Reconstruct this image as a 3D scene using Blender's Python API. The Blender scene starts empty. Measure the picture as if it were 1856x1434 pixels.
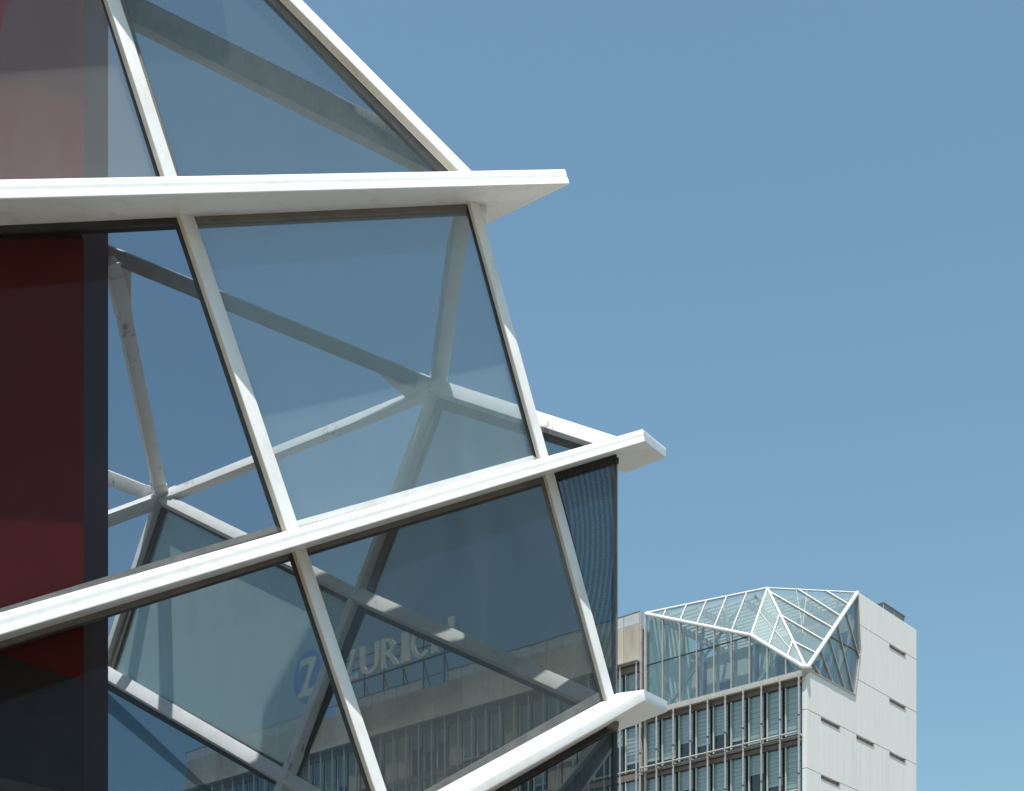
import bpy, bmesh, math, random
from mathutils import Vector, Matrix
random.seed(7)
scene = bpy.context.scene
col = scene.collection
R = math.radians

# ---------------------------------------------------------------- camera
FPX, YH, CX, HC = 2887.0, 2250.0, 928.0, 1.6      # focal length and horizon row in photo pixels, eye height
cam_d = bpy.data.cameras.new('camera')
cam_d.sensor_width = 36.0
cam_d.sensor_fit = 'HORIZONTAL'
cam_d.lens = FPX / 1856.0 * 36.0
cam_d.shift_y = (YH - 717.0) / 1856.0
cam_d.clip_start = 0.1
cam_d.clip_end = 6000
cam = bpy.data.objects.new('camera', cam_d)
cam.location = (0, 0, HC)
cam.rotation_euler = (R(90), 0, 0)
col.objects.link(cam)
scene.camera = cam

# ---------------------------------------------------------------- sky, sun, exposure
SUN_EL, SUN_AZ = R(73.0), R(-4.0)                 # azimuth from the camera's back, positive to the right
s_dir = Vector((math.sin(SUN_AZ) * math.cos(SUN_EL), -math.cos(SUN_AZ) * math.cos(SUN_EL), math.sin(SUN_EL)))
world = bpy.data.worlds.new('World')
scene.world = world
world.use_nodes = True
wn = world.node_tree
wn.nodes.clear()
sky = wn.nodes.new('ShaderNodeTexSky')
sky.sky_type = 'NISHITA'
sky.sun_disc = False
sky.sun_elevation = SUN_EL
sky.sun_rotation = math.pi - SUN_AZ
sky.air_density = 1.15
sky.dust_density = 1.6
sky.ozone_density = 1.2
hsv = wn.nodes.new('ShaderNodeHueSaturation')
hsv.inputs['Saturation'].default_value = 0.95
bg = wn.nodes.new('ShaderNodeBackground')
bg.inputs['Strength'].default_value = 0.121
wo = wn.nodes.new('ShaderNodeOutputWorld')
wn.links.new(sky.outputs[0], hsv.inputs['Color'])
wb = wn.nodes.new('ShaderNodeMixRGB')
wb.blend_type = 'MULTIPLY'
wb.inputs['Fac'].default_value = 1.0
wb.inputs['Color2'].default_value = (0.82, 1.03, 0.97, 1)
wn.links.new(hsv.outputs[0], wb.inputs['Color1'])
wn.links.new(wb.outputs[0], bg.inputs['Color'])
wn.links.new(bg.outputs[0], wo.inputs['Surface'])

sun_d = bpy.data.lights.new('sun', 'SUN')
sun_d.energy = 5.0
sun_d.angle = R(0.5)
sun_d.color = (1.0, 0.965, 0.92)
sun = bpy.data.objects.new('sun', sun_d)
sun.rotation_euler = s_dir.to_track_quat('Z', 'Y').to_euler()
sun.location = (0, 0, 60)
col.objects.link(sun)

scene.render.engine = 'CYCLES'
scene.view_settings.view_transform = 'Standard'
scene.view_settings.look = 'None'
scene.view_settings.gamma = 1.0
scene.view_settings.use_curve_mapping = False
scene.view_settings.exposure = 0.32
scene.cycles.use_denoising = True
scene.cycles.max_bounces = 10
scene.cycles.transparent_max_bounces = 40
scene.cycles.caustics_reflective = False
scene.cycles.caustics_refractive = False
scene.cycles.filter_width = 1.5

# ---------------------------------------------------------------- materials
def new_mat(name):
    m = bpy.data.materials.new(name)
    m.use_nodes = True
    nt = m.node_tree
    nt.nodes.clear()
    out = nt.nodes.new('ShaderNodeOutputMaterial')
    return m, nt, out

def noise(nt, scale, detail=4.0, rough=0.6, stretch=None, obj=True):
    tc = nt.nodes.new('ShaderNodeTexCoord')
    n = nt.nodes.new('ShaderNodeTexNoise')
    n.inputs['Scale'].default_value = scale
    n.inputs['Detail'].default_value = detail
    n.inputs['Roughness'].default_value = rough
    if stretch:
        mp = nt.nodes.new('ShaderNodeMapping')
        mp.inputs['Scale'].default_value = stretch
        nt.links.new(tc.outputs['Object'], mp.inputs['Vector'])
        nt.links.new(mp.outputs[0], n.inputs['Vector'])
    else:
        nt.links.new(tc.outputs['Object'], n.inputs['Vector'])
    return n

def ramp(nt, src, p0, c0, p1, c1):
    r = nt.nodes.new('ShaderNodeValToRGB')
    r.color_ramp.elements[0].position = p0
    r.color_ramp.elements[0].color = (*c0, 1)
    r.color_ramp.elements[1].position = p1
    r.color_ramp.elements[1].color = (*c1, 1)
    nt.links.new(src, r.inputs['Fac'])
    return r

def paint(name, c, c2=None, rough=0.45, scale=3.0, stretch=None, p=(0.42, 0.72), bump=0.0, metal=0.0, spec=0.5):
    """painted or plain surface: base colour with stains of c2"""
    m, nt, out = new_mat(name)
    b = nt.nodes.new('ShaderNodeBsdfPrincipled')
    b.inputs['Roughness'].default_value = rough
    b.inputs['Metallic'].default_value = metal
    b.inputs['Specular IOR Level'].default_value = spec
    if c2 is None:
        c2 = tuple(x * 0.88 for x in c)
    n = noise(nt, scale, 6, 0.65, stretch)
    r = ramp(nt, n.outputs['Fac'], p[0], c, p[1], c2)
    nt.links.new(r.outputs['Color'], b.inputs['Base Color'])
    if bump:
        n2 = noise(nt, scale * 12, 4, 0.6)
        bp = nt.nodes.new('ShaderNodeBump')
        bp.inputs['Strength'].default_value = bump
        bp.inputs['Distance'].default_value = 0.01
        nt.links.new(n2.outputs['Fac'], bp.inputs['Height'])
        nt.links.new(bp.outputs[0], b.inputs['Normal'])
    nt.links.new(b.outputs[0], out.inputs['Surface'])
    return m

def glass(name, tint, veil, veil_col=(0.62, 0.72, 0.70), refl=1.0, smudge=3.0):
    """tinted pane: each face lets light through, carries a film of dust and mirrors at grazing angles"""
    m, nt, out = new_mat(name)
    tr = nt.nodes.new('ShaderNodeBsdfTransparent')
    tr.inputs['Color'].default_value = (*[t ** 0.5 for t in tint], 1)
    df = nt.nodes.new('ShaderNodeBsdfDiffuse')
    df.inputs['Color'].default_value = (*veil_col, 1)
    tl = nt.nodes.new('ShaderNodeBsdfTranslucent')
    tl.inputs['Color'].default_value = (*veil_col, 1)
    dm = nt.nodes.new('ShaderNodeMixShader')
    dm.inputs['Fac'].default_value = 0.3
    nt.links.new(df.outputs[0], dm.inputs[1])
    nt.links.new(tl.outputs[0], dm.inputs[2])
    mx = nt.nodes.new('ShaderNodeMixShader')
    n = noise(nt, smudge, 7, 0.66, (1.6, 1.0, 0.28))
    mr = nt.nodes.new('ShaderNodeMapRange')
    mr.inputs['From Min'].default_value = 0.3
    mr.inputs['From Max'].default_value = 0.75
    mr.inputs['To Min'].default_value = veil * 0.90
    mr.inputs['To Max'].default_value = veil * 1.14
    nt.links.new(n.outputs['Fac'], mr.inputs['Value'])
    nt.links.new(mr.outputs[0], mx.inputs['Fac'])
    nt.links.new(tr.outputs[0], mx.inputs[1])
    nt.links.new(dm.outputs[0], mx.inputs[2])
    gl = nt.nodes.new('ShaderNodeBsdfGlossy')
    gl.inputs['Roughness'].default_value = 0.0
    gl.inputs['Color'].default_value = (0.95, 0.97, 1, 1)
    lw = nt.nodes.new('ShaderNodeLayerWeight')
    lw.inputs['Blend'].default_value = 0.5
    pw = nt.nodes.new('ShaderNodeMath'); pw.operation = 'POWER'
    pw.inputs[1].default_value = 4.0
    nt.links.new(lw.outputs['Facing'], pw.inputs[0])
    ma = nt.nodes.new('ShaderNodeMath'); ma.operation = 'MULTIPLY_ADD'
    ma.inputs[1].default_value = 0.8
    ma.inputs[2].default_value = 0.03 * refl
    nt.links.new(pw.outputs[0], ma.inputs[0])
    mg = nt.nodes.new('ShaderNodeMixShader')
    nt.links.new(ma.outputs[0], mg.inputs['Fac'])
    nt.links.new(mx.outputs[0], mg.inputs[1])
    nt.links.new(gl.outputs[0], mg.inputs[2])
    nt.links.new(mg.outputs[0], out.inputs['Surface'])
    return m

M = {}
M['white'] = paint('white_paint', (0.72, 0.725, 0.715), (0.58, 0.56, 0.51), 0.40, 4.5, (1.0, 1.0, 0.6), (0.50, 0.82), 0.06)
def add_specks(m, thr, colr):
    nt = m.node_tree
    b = next(n for n in nt.nodes if n.type == 'BSDF_PRINCIPLED')
    src = b.inputs['Base Color'].links[0].from_socket
    n = noise(nt, 16.0, 8, 0.7, (1, 1, 0.35))
    n2 = noise(nt, 1.3, 3, 0.5)
    mu = nt.nodes.new('ShaderNodeMath'); mu.operation = 'MULTIPLY'
    nt.links.new(n.outputs['Fac'], mu.inputs[0]); nt.links.new(n2.outputs['Fac'], mu.inputs[1])
    mr = nt.nodes.new('ShaderNodeMapRange')
    mr.inputs['From Min'].default_value = thr; mr.inputs['From Max'].default_value = thr + 0.07
    mr.inputs['To Max'].default_value = 0.75
    nt.links.new(mu.outputs[0], mr.inputs['Value'])
    mx = nt.nodes.new('ShaderNodeMixRGB')
    mx.inputs['Color2'].default_value = (*colr, 1)
    nt.links.new(mr.outputs[0], mx.inputs['Fac'])
    nt.links.new(src, mx.inputs['Color1'])
    nt.links.new(mx.outputs[0], b.inputs['Base Color'])
add_specks(M['white'], 0.395, (0.36, 0.29, 0.21))
M['whitebeam'] = paint('white_beam_paint', (0.82, 0.825, 0.79), (0.70, 0.69, 0.64), 0.5, 5.0, (1, 1, 1), (0.45, 0.8), 0.15)
add_specks(M['whitebeam'], 0.35, (0.30, 0.26, 0.21))
M['greybeam'] = paint('weathered_grey_beam', (0.50, 0.51, 0.50), (0.38, 0.385, 0.37), 0.6, 6.0, (1, 1, 1), (0.4, 0.75), 0.3)
def ribbed(name, c, c2):
    m, nt, out = new_mat(name)
    b = nt.nodes.new('ShaderNodeBsdfPrincipled')
    b.inputs['Roughness'].default_value = 0.6
    n = noise(nt, 9.0, 6, 0.65)
    r = ramp(nt, n.outputs['Fac'], 0.38, c, 0.72, c2)
    nt.links.new(r.outputs['Color'], b.inputs['Base Color'])
    tc = nt.nodes.new('ShaderNodeTexCoord')
    w = nt.nodes.new('ShaderNodeTexWave')
    w.wave_type = 'BANDS'
    w.bands_direction = 'X'
    w.inputs['Scale'].default_value = 14.0
    w.inputs['Distortion'].default_value = 1.2
    w.inputs['Detail'].default_value = 3.0
    nt.links.new(tc.outputs['Object'], w.inputs['Vector'])
    bp = nt.nodes.new('ShaderNodeBump')
    bp.inputs['Strength'].default_value = 0.35
    bp.inputs['Distance'].default_value = 0.01
    nt.links.new(w.outputs['Fac'], bp.inputs['Height'])
    nt.links.new(bp.outputs[0], b.inputs['Normal'])
    nt.links.new(b.outputs[0], out.inputs['Surface'])
    return m
M['ribbed'] = ribbed('ribbed_grey_beam', (0.62, 0.63, 0.60), (0.44, 0.445, 0.42))
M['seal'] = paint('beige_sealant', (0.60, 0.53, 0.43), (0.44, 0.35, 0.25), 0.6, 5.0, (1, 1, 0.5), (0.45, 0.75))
M['brown'] = paint('brown_frame', (0.165, 0.145, 0.130), (0.11, 0.095, 0.085), 0.5, 4.0)
M['black'] = paint('black_gasket', (0.022, 0.020, 0.020), (0.040, 0.034, 0.030), 0.55, 6.0)
M['greyframe'] = paint('grey_frame', (0.10, 0.10, 0.098), (0.16, 0.16, 0.155), 0.5, 6.0)
M['sill'] = paint('pale_sill', (0.66, 0.67, 0.66), (0.52, 0.53, 0.52), 0.45, 4.0)
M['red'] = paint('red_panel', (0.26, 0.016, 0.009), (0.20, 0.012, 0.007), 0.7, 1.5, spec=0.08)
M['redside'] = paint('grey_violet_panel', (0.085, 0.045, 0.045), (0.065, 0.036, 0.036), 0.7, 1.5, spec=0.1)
M['charcoal'] = paint('charcoal_sheet', (0.080, 0.052, 0.042), (0.055, 0.036, 0.030), 0.7, 2.0, spec=0.08)
M['timber'] = paint('brown_timber', (0.16, 0.095, 0.055), (0.09, 0.05, 0.03), 0.6, 3.0, (1, 1, 8))
M['stone'] = paint('grey_stone', (0.34, 0.33, 0.31), (0.26, 0.25, 0.235), 0.8, 2.0, None, (0.35, 0.7), 0.2)
M['paving'] = paint('paving', (0.205, 0.185, 0.155), (0.15, 0.137, 0.118), 0.85, 0.35, None, (0.35, 0.7))
M['panel'] = paint('white_concrete', (0.81, 0.80, 0.765), (0.74, 0.725, 0.685), 0.75, 0.9, (2.2, 2.2, 0.22), (0.40, 0.80))
M['panel2'] = paint('white_concrete_streaked', (0.80, 0.79, 0.755), (0.64, 0.62, 0.575), 0.75, 1.1, (2.6, 2.6, 0.16), (0.48, 0.85))
M['beige'] = paint('beige_cladding', (0.50, 0.45, 0.37), (0.34, 0.29, 0.23), 0.75, 0.7, (2.0, 2.0, 0.35), (0.38, 0.75))
M['slot'] = paint('slot_lining', (0.17, 0.155, 0.145), (0.12, 0.11, 0.10), 0.6, 3.0)
M['slotside'] = paint('slot_reveal', (0.50, 0.44, 0.34), (0.42, 0.35, 0.26), 0.7, 3.0)
M['steel'] = paint('grey_steel', (0.42, 0.41, 0.39), (0.34, 0.32, 0.29), 0.45, 3.0)
M['rail'] = paint('pale_rail', (0.47, 0.455, 0.42), (0.38, 0.35, 0.31), 0.45, 3.0)
M['brownsteel'] = paint('brown_fascia', (0.21, 0.175, 0.15), (0.15, 0.125, 0.105), 0.55, 2.0)
M['darkframe'] = paint('dark_window_frame', (0.045, 0.05, 0.055), None, 0.4, 3.0)
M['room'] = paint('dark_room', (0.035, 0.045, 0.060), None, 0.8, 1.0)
M['blind'] = paint('pale_blind', (0.80, 0.83, 0.79), (0.68, 0.73, 0.70), 0.7, 0.6, (0.4, 0.4, 6.0), (0.42, 0.58))
M['jamb'] = paint('pale_jamb', (0.55, 0.62, 0.56), None, 0.5, 2.0)
M['wallin'] = paint('grey_inner_wall', (0.48, 0.47, 0.43), (0.40, 0.39, 0.36), 0.8, 0.8)
M['wallgreen'] = paint('pale_green_wall', (0.66, 0.76, 0.64), None, 0.7, 0.8)
M['blue'] = paint('blue_emblem', (0.03, 0.15, 0.68), None, 0.35, 1.0)
M['letter'] = paint('white_letter', (0.78, 0.80, 0.78), (0.66, 0.68, 0.66), 0.4, 1.0)
M['rust'] = paint('dark_sign_steel', (0.09, 0.08, 0.075), None, 0.6, 2.0)
M['plant'] = paint('grey_blue_screen', (0.20, 0.225, 0.255), (0.16, 0.18, 0.20), 0.4, 1.0)
M['frost'] = paint('frosted_rail_panel', (0.55, 0.56, 0.56), None, 0.3, 1.0)
M['dark'] = paint('dark_letter', (0.07, 0.09, 0.12), None, 0.5, 1.0)
TG = (0.62, 0.69, 0.74)
M['g_clear'] = glass('tinted_glass_clean', (0.50, 0.53, 0.57), 0.004, refl=0.25)
M['g_dust'] = glass('tinted_glass_dusty', (0.46, 0.51, 0.57), 0.165, (0.55, 0.70, 0.68))
M['g_dust2'] = glass('tinted_glass_very_dusty', (0.66, 0.58, 0.55), 0.12, (0.66, 0.70, 0.66))
M['g_dust3'] = glass('tinted_glass_slightly_dusty', (0.46, 0.49, 0.50), 0.05)
M['g_smoke'] = glass('smoky_glass', (0.37, 0.39, 0.39), 0.05, (0.64, 0.68, 0.64), refl=0.6)
M['g_rear'] = glass('rear_tinted_glass', (0.47, 0.50, 0.49), 0.06)
M['g_rear2'] = glass('rear_glass_dusty', (0.60, 0.64, 0.62), 0.44, (0.60, 0.78, 0.74))
M['g_rear3'] = glass('rear_glass_dark', (0.36, 0.42, 0.45), 0.02)
M['g_atrium'] = glass('atrium_glass', (0.62, 0.75, 0.75), 0.05, refl=3.5)
M['g_roof'] = glass('atrium_roof_glass', (0.52, 0.66, 0.68), 0.15, (0.62, 0.74, 0.73), refl=5.0)
M['g_win'] = glass('office_glass', (0.70, 0.78, 0.79), 0.02, refl=1.8)
def screened(name, tint, veil):
    """tinted pane with a fine woven screen bonded to it, whose threads beat into soft stripes"""
    m = glass(name, tint, veil)
    nt = m.node_tree
    tr = next(n for n in nt.nodes if n.type == 'BSDF_TRANSPARENT')
    tc = nt.nodes.new('ShaderNodeTexCoord')
    w = nt.nodes.new('ShaderNodeTexWave')
    w.wave_type = 'RINGS'
    w.rings_direction = 'Y'
    w.inputs['Scale'].default_value = 4.5
    w.inputs['Distortion'].default_value = 1.5
    w.inputs['Detail'].default_value = 1.0
    w.inputs['Detail Scale'].default_value = 0.6
    mp = nt.nodes.new('ShaderNodeMapping')
    mp.inputs['Location'].default_value = (-0.25, 0, -7.7 * 0.7)
    mp.inputs['Scale'].default_value = (1.6, 1.0, 0.7)
    nt.links.new(tc.outputs['Object'], mp.inputs['Vector'])
    nt.links.new(mp.outputs[0], w.inputs['Vector'])
    r = ramp(nt, w.outputs['Fac'], 0.2, tuple((t * 0.72) ** 0.5 for t in tint), 0.9, tuple(min(1, t * 1.18) ** 0.5 for t in tint))
    nt.links.new(r.outputs['Color'], tr.inputs['Color'])
    return m
M['g_screen'] = screened('screened_glass', (0.30, 0.34, 0.37), 0.03)

# ---------------------------------------------------------------- mesh helpers
def finish(name, bm, mats, parent=None, smooth=False, bevel=0.0, seg=2):
    bmesh.ops.recalc_face_normals(bm, faces=bm.faces)
    if bevel:
        es = [e for e in bm.edges if len(e.link_faces) == 2 and e.calc_face_angle(0) > 0.6]
        bmesh.ops.bevel(bm, geom=es, offset=bevel, segments=seg, affect='EDGES', profile=0.6, clamp_overlap=True)
    me = bpy.data.meshes.new(name)
    bm.to_mesh(me)
    bm.free()
    if not isinstance(mats, (list, tuple)):
        mats = [mats]
    for m in mats:
        me.materials.append(m)
    if smooth:
        for p in me.polygons:
            p.use_smooth = True
    o = bpy.data.objects.new(name, me)
    col.objects.link(o)
    if smooth:
        me.set_sharp_from_angle(angle=R(35))
    if parent is not None:
        o.parent = parent
    return o

def empty(name, loc=(0, 0, 0), rz=0.0, parent=None):
    o = bpy.data.objects.new(name, None)
    o.empty_display_size = 0.3
    o.location = loc
    o.rotation_euler = (0, 0, rz)
    col.objects.link(o)
    if parent is not None:
        o.parent = parent
    return o

def tag(o, label, cat, group=None):
    o['label'] = label
    o['category'] = cat
    if group:
        o['group'] = group
    return o

def inst(me_obj, parent, loc=(0, 0, 0), scale=None, name=None):
    o = me_obj.copy()
    if name:
        o.name = name
    o.parent = parent
    o.location = loc
    if scale:
        o.scale = scale
    col.objects.link(o)
    return o

def add_box(bm, x0, x1, y0, y1, z0, z1):
    v = [bm.verts.new((x, y, z)) for x in (x0, x1) for y in (y0, y1) for z in (z0, z1)]
    for f in ((0, 1, 3, 2), (4, 6, 7, 5), (0, 4, 5, 1), (2, 3, 7, 6), (0, 2, 6, 4), (1, 5, 7, 3)):
        bm.faces.new([v[i] for i in f])

def box(name, x0, x1, y0, y1, z0, z1, mat, parent=None, bevel=0.0):
    bm = bmesh.new()
    add_box(bm, x0, x1, y0, y1, z0, z1)
    return finish(name, bm, mat, parent, bevel=bevel, seg=1)

def prism(bm, pts, off):
    """extrude the planar polygon pts (Vectors) by the vector off"""
    a = [bm.verts.new(p) for p in pts]
    b = [bm.verts.new(p + off) for p in pts]
    n = len(pts)
    bm.faces.new(a)
    bm.faces.new(list(reversed(b)))
    for i in range(n):
        j = (i + 1) % n
        bm.faces.new((a[i], b[i], b[j], a[j]))

def bar(name, p0, p1, w, d, n, mat, parent, bevel=0.012, ext=0.0, centre=True, left_mat=None, taper=1.0):
    """rectangular bar from p0 to p1; n is the way its broad face looks; p0, p1 run down the middle of that face (or of the bar)"""
    p0, p1, n = Vector(p0), Vector(p1), Vector(n)
    ax = (p1 - p0).normalized()
    n = (n - ax * n.dot(ax)).normalized()
    sd = ax.cross(n).normalized()
    p0 = p0 - ax * ext
    p1 = p1 + ax * ext
    o = n * (d / 2) if centre else Vector((0, 0, 0))
    bm = bmesh.new()
    ring = []
    for p, k in ((p0, 1.0), (p1, taper)):
        ring.append([bm.verts.new(p + o + sd * (w * k / 2)), bm.verts.new(p + o - sd * (w * k / 2)),
                     bm.verts.new(p + o - sd * (w * k / 2) - n * d), bm.verts.new(p + o + sd * (w * k / 2) - n * d)])
    a, b = ring
    bm.faces.new(a)
    bm.faces.new(list(reversed(b)))
    for i in range(4):
        j = (i + 1) % 4
        f = bm.faces.new((a[i], b[i], b[j], a[j]))
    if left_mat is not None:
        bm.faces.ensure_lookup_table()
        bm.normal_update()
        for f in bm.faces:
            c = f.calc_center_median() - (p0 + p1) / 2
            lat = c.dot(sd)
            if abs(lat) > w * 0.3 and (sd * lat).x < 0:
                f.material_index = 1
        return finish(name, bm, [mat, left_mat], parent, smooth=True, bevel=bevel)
    return finish(name, bm, mat, parent, smooth=bool(bevel), bevel=bevel)

def tube(name, pts, r, mat, parent, seg=10):
    bm = bmesh.new()
    rings = []
    pts = [Vector(p) for p in pts]
    for i, p in enumerate(pts):
        ax = (pts[min(i + 1, len(pts) - 1)] - pts[max(i - 1, 0)]).normalized()
        u = ax.orthogonal().normalized()
        v = ax.cross(u)
        rings.append([bm.verts.new(p + u * (r * math.cos(2 * math.pi * k / seg)) + v * (r * math.sin(2 * math.pi * k / seg))) for k in range(seg)])
    for a, b in zip(rings, rings[1:]):
        u0 = (a[0].co - sum((x.co for x in a), Vector()) / seg)
        for k in range(seg):
            bm.faces.new((a[k], a[(k + 1) % seg], b[(k + 1) % seg], b[k]))
    bm.faces.new(rings[0])
    bm.faces.new(list(reversed(rings[-1])))
    return finish(name, bm, mat, parent, smooth=True)

# ---------------------------------------------------------------- where things stand: sight lines meeting real planes
EYE = Vector((0, 0, HC))
def ray(px, py):
    return Vector(((px - CX) / FPX, 1.0, (YH - py) / FPX))
def at(px, py, d):
    return EYE + ray(px, py) * d
def on(px, py, pl):
    """point of the sight line on the plane (point, normal)"""
    r = ray(px, py)
    return EYE + r * ((pl[0] - EYE).dot(pl[1]) / r.dot(pl[1]))
def plane3(a, b, c):
    return (a, (b - a).cross(c - a).normalized())
def shift(pl, d):
    n = pl[1] if pl[1].y < 0 else -pl[1]
    return (pl[0] + n * d, pl[1])

G = (Vector((0, 13.843, 0)), Vector((-0.0718, -1, 0)).normalized())               # upright street front
U = (Vector((0, 13.90, 10.72)), Vector((-0.0718, -1, 0.02)).normalized())         # the tier above leans back

# ================================================================ ground
bm = bmesh.new()
S = 3000
vs = [bm.verts.new(v) for v in ((-S, -S, 0), (S, -S, 0), (S, S, 0), (-S, S, 0))]
bm.faces.new(vs)
ground = finish('ground', bm, M['paving'])
ground['kind'] = 'structure'

# ================================================================ the glass pavilion
pav = empty('glass_pavilion', (-1.8, 14.0, 0))
tag(pav, 'faceted glass pavilion with white steel frame and jutting white eaves, filling the left', 'building')
bpy.context.view_layer.update()
PINV = Matrix.Translation((1.8, -14.0, 0))
def ploc(o):
    """children are built in world space: undo the pavilion's own place"""
    o.matrix_parent_inverse = PINV
    return o

# ---- eaves: lofted plates with a rounded nose
def eave(name, bot, top, n_front, d_front, back_l, backs, h_back, ridge=None, nose=None):
    """bot/top: pixels of the nose's lower and upper edge, left to right (n_front points);
    backs: pixels of the remaining corners on the underside; back_l lies on the glass"""
    fl = at(*bot[0], d_front[0]); fr = at(*bot[1], d_front[1]); bl = on(*back_l, G)
    under = plane3(fl, fr, bl)
    base = [fl, fr] + [on(*p, under) for p in bot[2:]] + [on(*p, under) for p in backs] + [bl]
    nf = len(bot)
    tops = [at(*top[i], base[i].y) for i in range(nf)]
    prof = nose or [(0.0, 0.006), (0.03, 0.0), (0.12, 0.001), (0.26, 0.008), (0.40, 0.014), (0.52, 0.0155), (0.64, 0.0155), (0.74, 0.018), (0.83, 0.026), (0.91, 0.042), (0.97, 0.064), (1.0, 0.09)]
    bm = bmesh.new()
    rings = []
    for t, o in prof:
        ring = []
        for i, p in enumerate(base):
            if i < nf:
                px_ = bot[i][0] + (top[i][0] - bot[i][0]) * t
                py_ = bot[i][1] + (top[i][1] - bot[i][1]) * t
                back = 0.35 * o if (i == nf - 1 and nf > 2) else o      # the rounded edge draws back from the street
                q = at(px_, py_, p.y + back)
                if t < 0.02:
                    q = p.copy()
                    q.y += o; q.z = p.z
            else:
                q = p + Vector((0, 0, h_back * t))
            ring.append(bm.verts.new(q))
        rings.append(ring)
    if ridge:
        rings.append([bm.verts.new(q) for q in ridge])
    n = len(base)
    for a, b in zip(rings, rings[1:]):
        for i in range(n):
            j = (i + 1) % n
            bm.faces.new((a[i], a[j], b[j], b[i]))
    bm.faces.new(rings[0])
    bm.faces.new(list(reversed(rings[-1])))
    o = finish(name, bm, M['white'], pav, smooth=True)
    return ploc(o), base

eaveA, baseA = eave('eave_plate', [(-260, 367), (1032, 333)], [(-260, 330.5), (1024, 307)], 2, (13.57, 13.44), (-260, 423), [(883, 406), (850, 372)], 0.13)
eaveB, baseB = eave('eave_plate', [(-260, 1229), (1168.7, 800), (1206.7, 829)], [(-260, 1185), (1165, 778), (1206.7, 812.5)], 3, (13.576, 13.38), (-260, 1242.5), [(1134, 857), (1117.5, 851.5), (1114.6, 826)], 0.14)
rgC = None
fl = (600, 1594)
eaveC, baseC = eave('eave_plate', [fl, (1170.6, 1270), (1209.3, 1289)], [(600, 1570), (1167, 1250), (1209.6, 1271.4)], 3, (13.52, 13.42), (600, 1603), [(1121, 1325), (1104, 1314)], 0.12,
    nose=[(0.0, 0.02), (0.08, 0.004), (0.5, 0.0), (0.86, 0.004), (1.0, 0.02)],
    ridge=[on(600, 1541, G) + Vector((0, -0.05, 0)), on(1118, 1258.5, G) + Vector((0, -0.03, 0)), on(1168, 1262, shift(G, 0.02)), on(1121, 1300, shift(G, -0.25)), on(1108, 1290, shift(G, -0.2)), on(600, 1570, shift(G, -0.2))])
# eave of the tier above, just out of the frame, whose shadow falls on the upper panes
UA, UB = on(-260, -160, U), on(352, -172, U)
bm = bmesh.new()
prism(bm, [UA + Vector((0, -0.50, -0.08)), UB + Vector((0.30, -0.46, -0.08)), UB + Vector((0.05, 0.1, 0.05)), UA + Vector((0, 0.22, 0.05))], Vector((0, 0, 0.14)))
ploc(finish('eave_plate', bm, M['white'], pav, bevel=0.03))

# ---- mullions
GM = shift(G, 0.045)
UM = shift(U, 0.05)
def mullion(l0, r0, l1, r1, pl, tilt, up=0.0):
    c0 = on((l0[0] + r0[0]) / 2, (l0[1] + r0[1]) / 2, pl)
    c1 = on((l1[0] + r1[0]) / 2, (l1[1] + r1[1]) / 2, pl)
    vis = abs(r0[0] - l0[0]) * c0.y / FPX
    ax = (c1 - c0).normalized()
    th = R(tilt)
    n = Vector((math.sin(th), -math.cos(th), up))
    # the strip seen from the eye is front width plus part of the left side
    slope = math.sqrt(1 - ax.x ** 2)
    w = vis * slope * 0.90
    d = vis * slope * 0.56
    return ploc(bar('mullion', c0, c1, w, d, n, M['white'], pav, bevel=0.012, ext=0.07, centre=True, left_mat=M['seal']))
mullion((139, -150), (169, -150), (288, 325), (327, 325), UM, 34)
mullion((319, 391), (351, 389), (512, 962), (542, 959), GM, 34)
mullion((526, 993), (554, 991), (690, 1485), (718, 1485), GM, 34)
mullion((358, -150), (398, -150), (815, 312), (857, 312), UM, 24, 0.45)
mullion((847, 371), (869, 370), (972, 831), (996, 829), GM, 30)
mullion((983, 861), (1005, 859), (1094, 1268), (1114, 1266), GM, 30)
# block under the eave beside the corner mullion
c = on(877, 388, shift(G, -0.10))
ploc(box('bracket', c.x - 0.05, c.x + 0.035, c.y - 0.10, c.y + 0.06, c.z - 0.06, c.z + 0.14, M['white'], pav, 0.012))
c = on(1117, 833, shift(G, 0.03))
ploc(box('glass_clamp', c.x - 0.012, c.x + 0.022, c.y - 0.02, c.y + 0.03, c.z - 0.03, c.z + 0.012, M['black'], pav, 0.006))
c = on(1112, 1320, shift(G, 0.0))
ploc(box('bracket', c.x - 0.06, c.x + 0.04, c.y - 0.12, c.y + 0.05, c.z - 0.02, c.z + 0.025, M['brown'], pav, 0.006))

# ---- window panes: a slab of glass with frame bars along its edges
def inset(pts, widths):
    n = len(pts)
    nn = (pts[1] - pts[0]).cross(pts[2] - pts[1]).normalized()
    cen = sum(pts, Vector()) / n
    lines = []
    for i in range(n):
        a, b = pts[i], pts[(i + 1) % n]
        d = (b - a).normalized()
        q = nn.cross(d).normalized()
        if q.dot(cen - a) < 0:
            q = -q
        lines.append((a + q * max(widths[i], 1e-4), d, q))
    out = []
    for i in range(n):
        a, d, q = lines[i - 1]
        a2, d2, q2 = lines[i]
        t = (a2 - a).dot(q2) / d.dot(q2)
        out.append(a + d * t)
    return out

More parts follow.
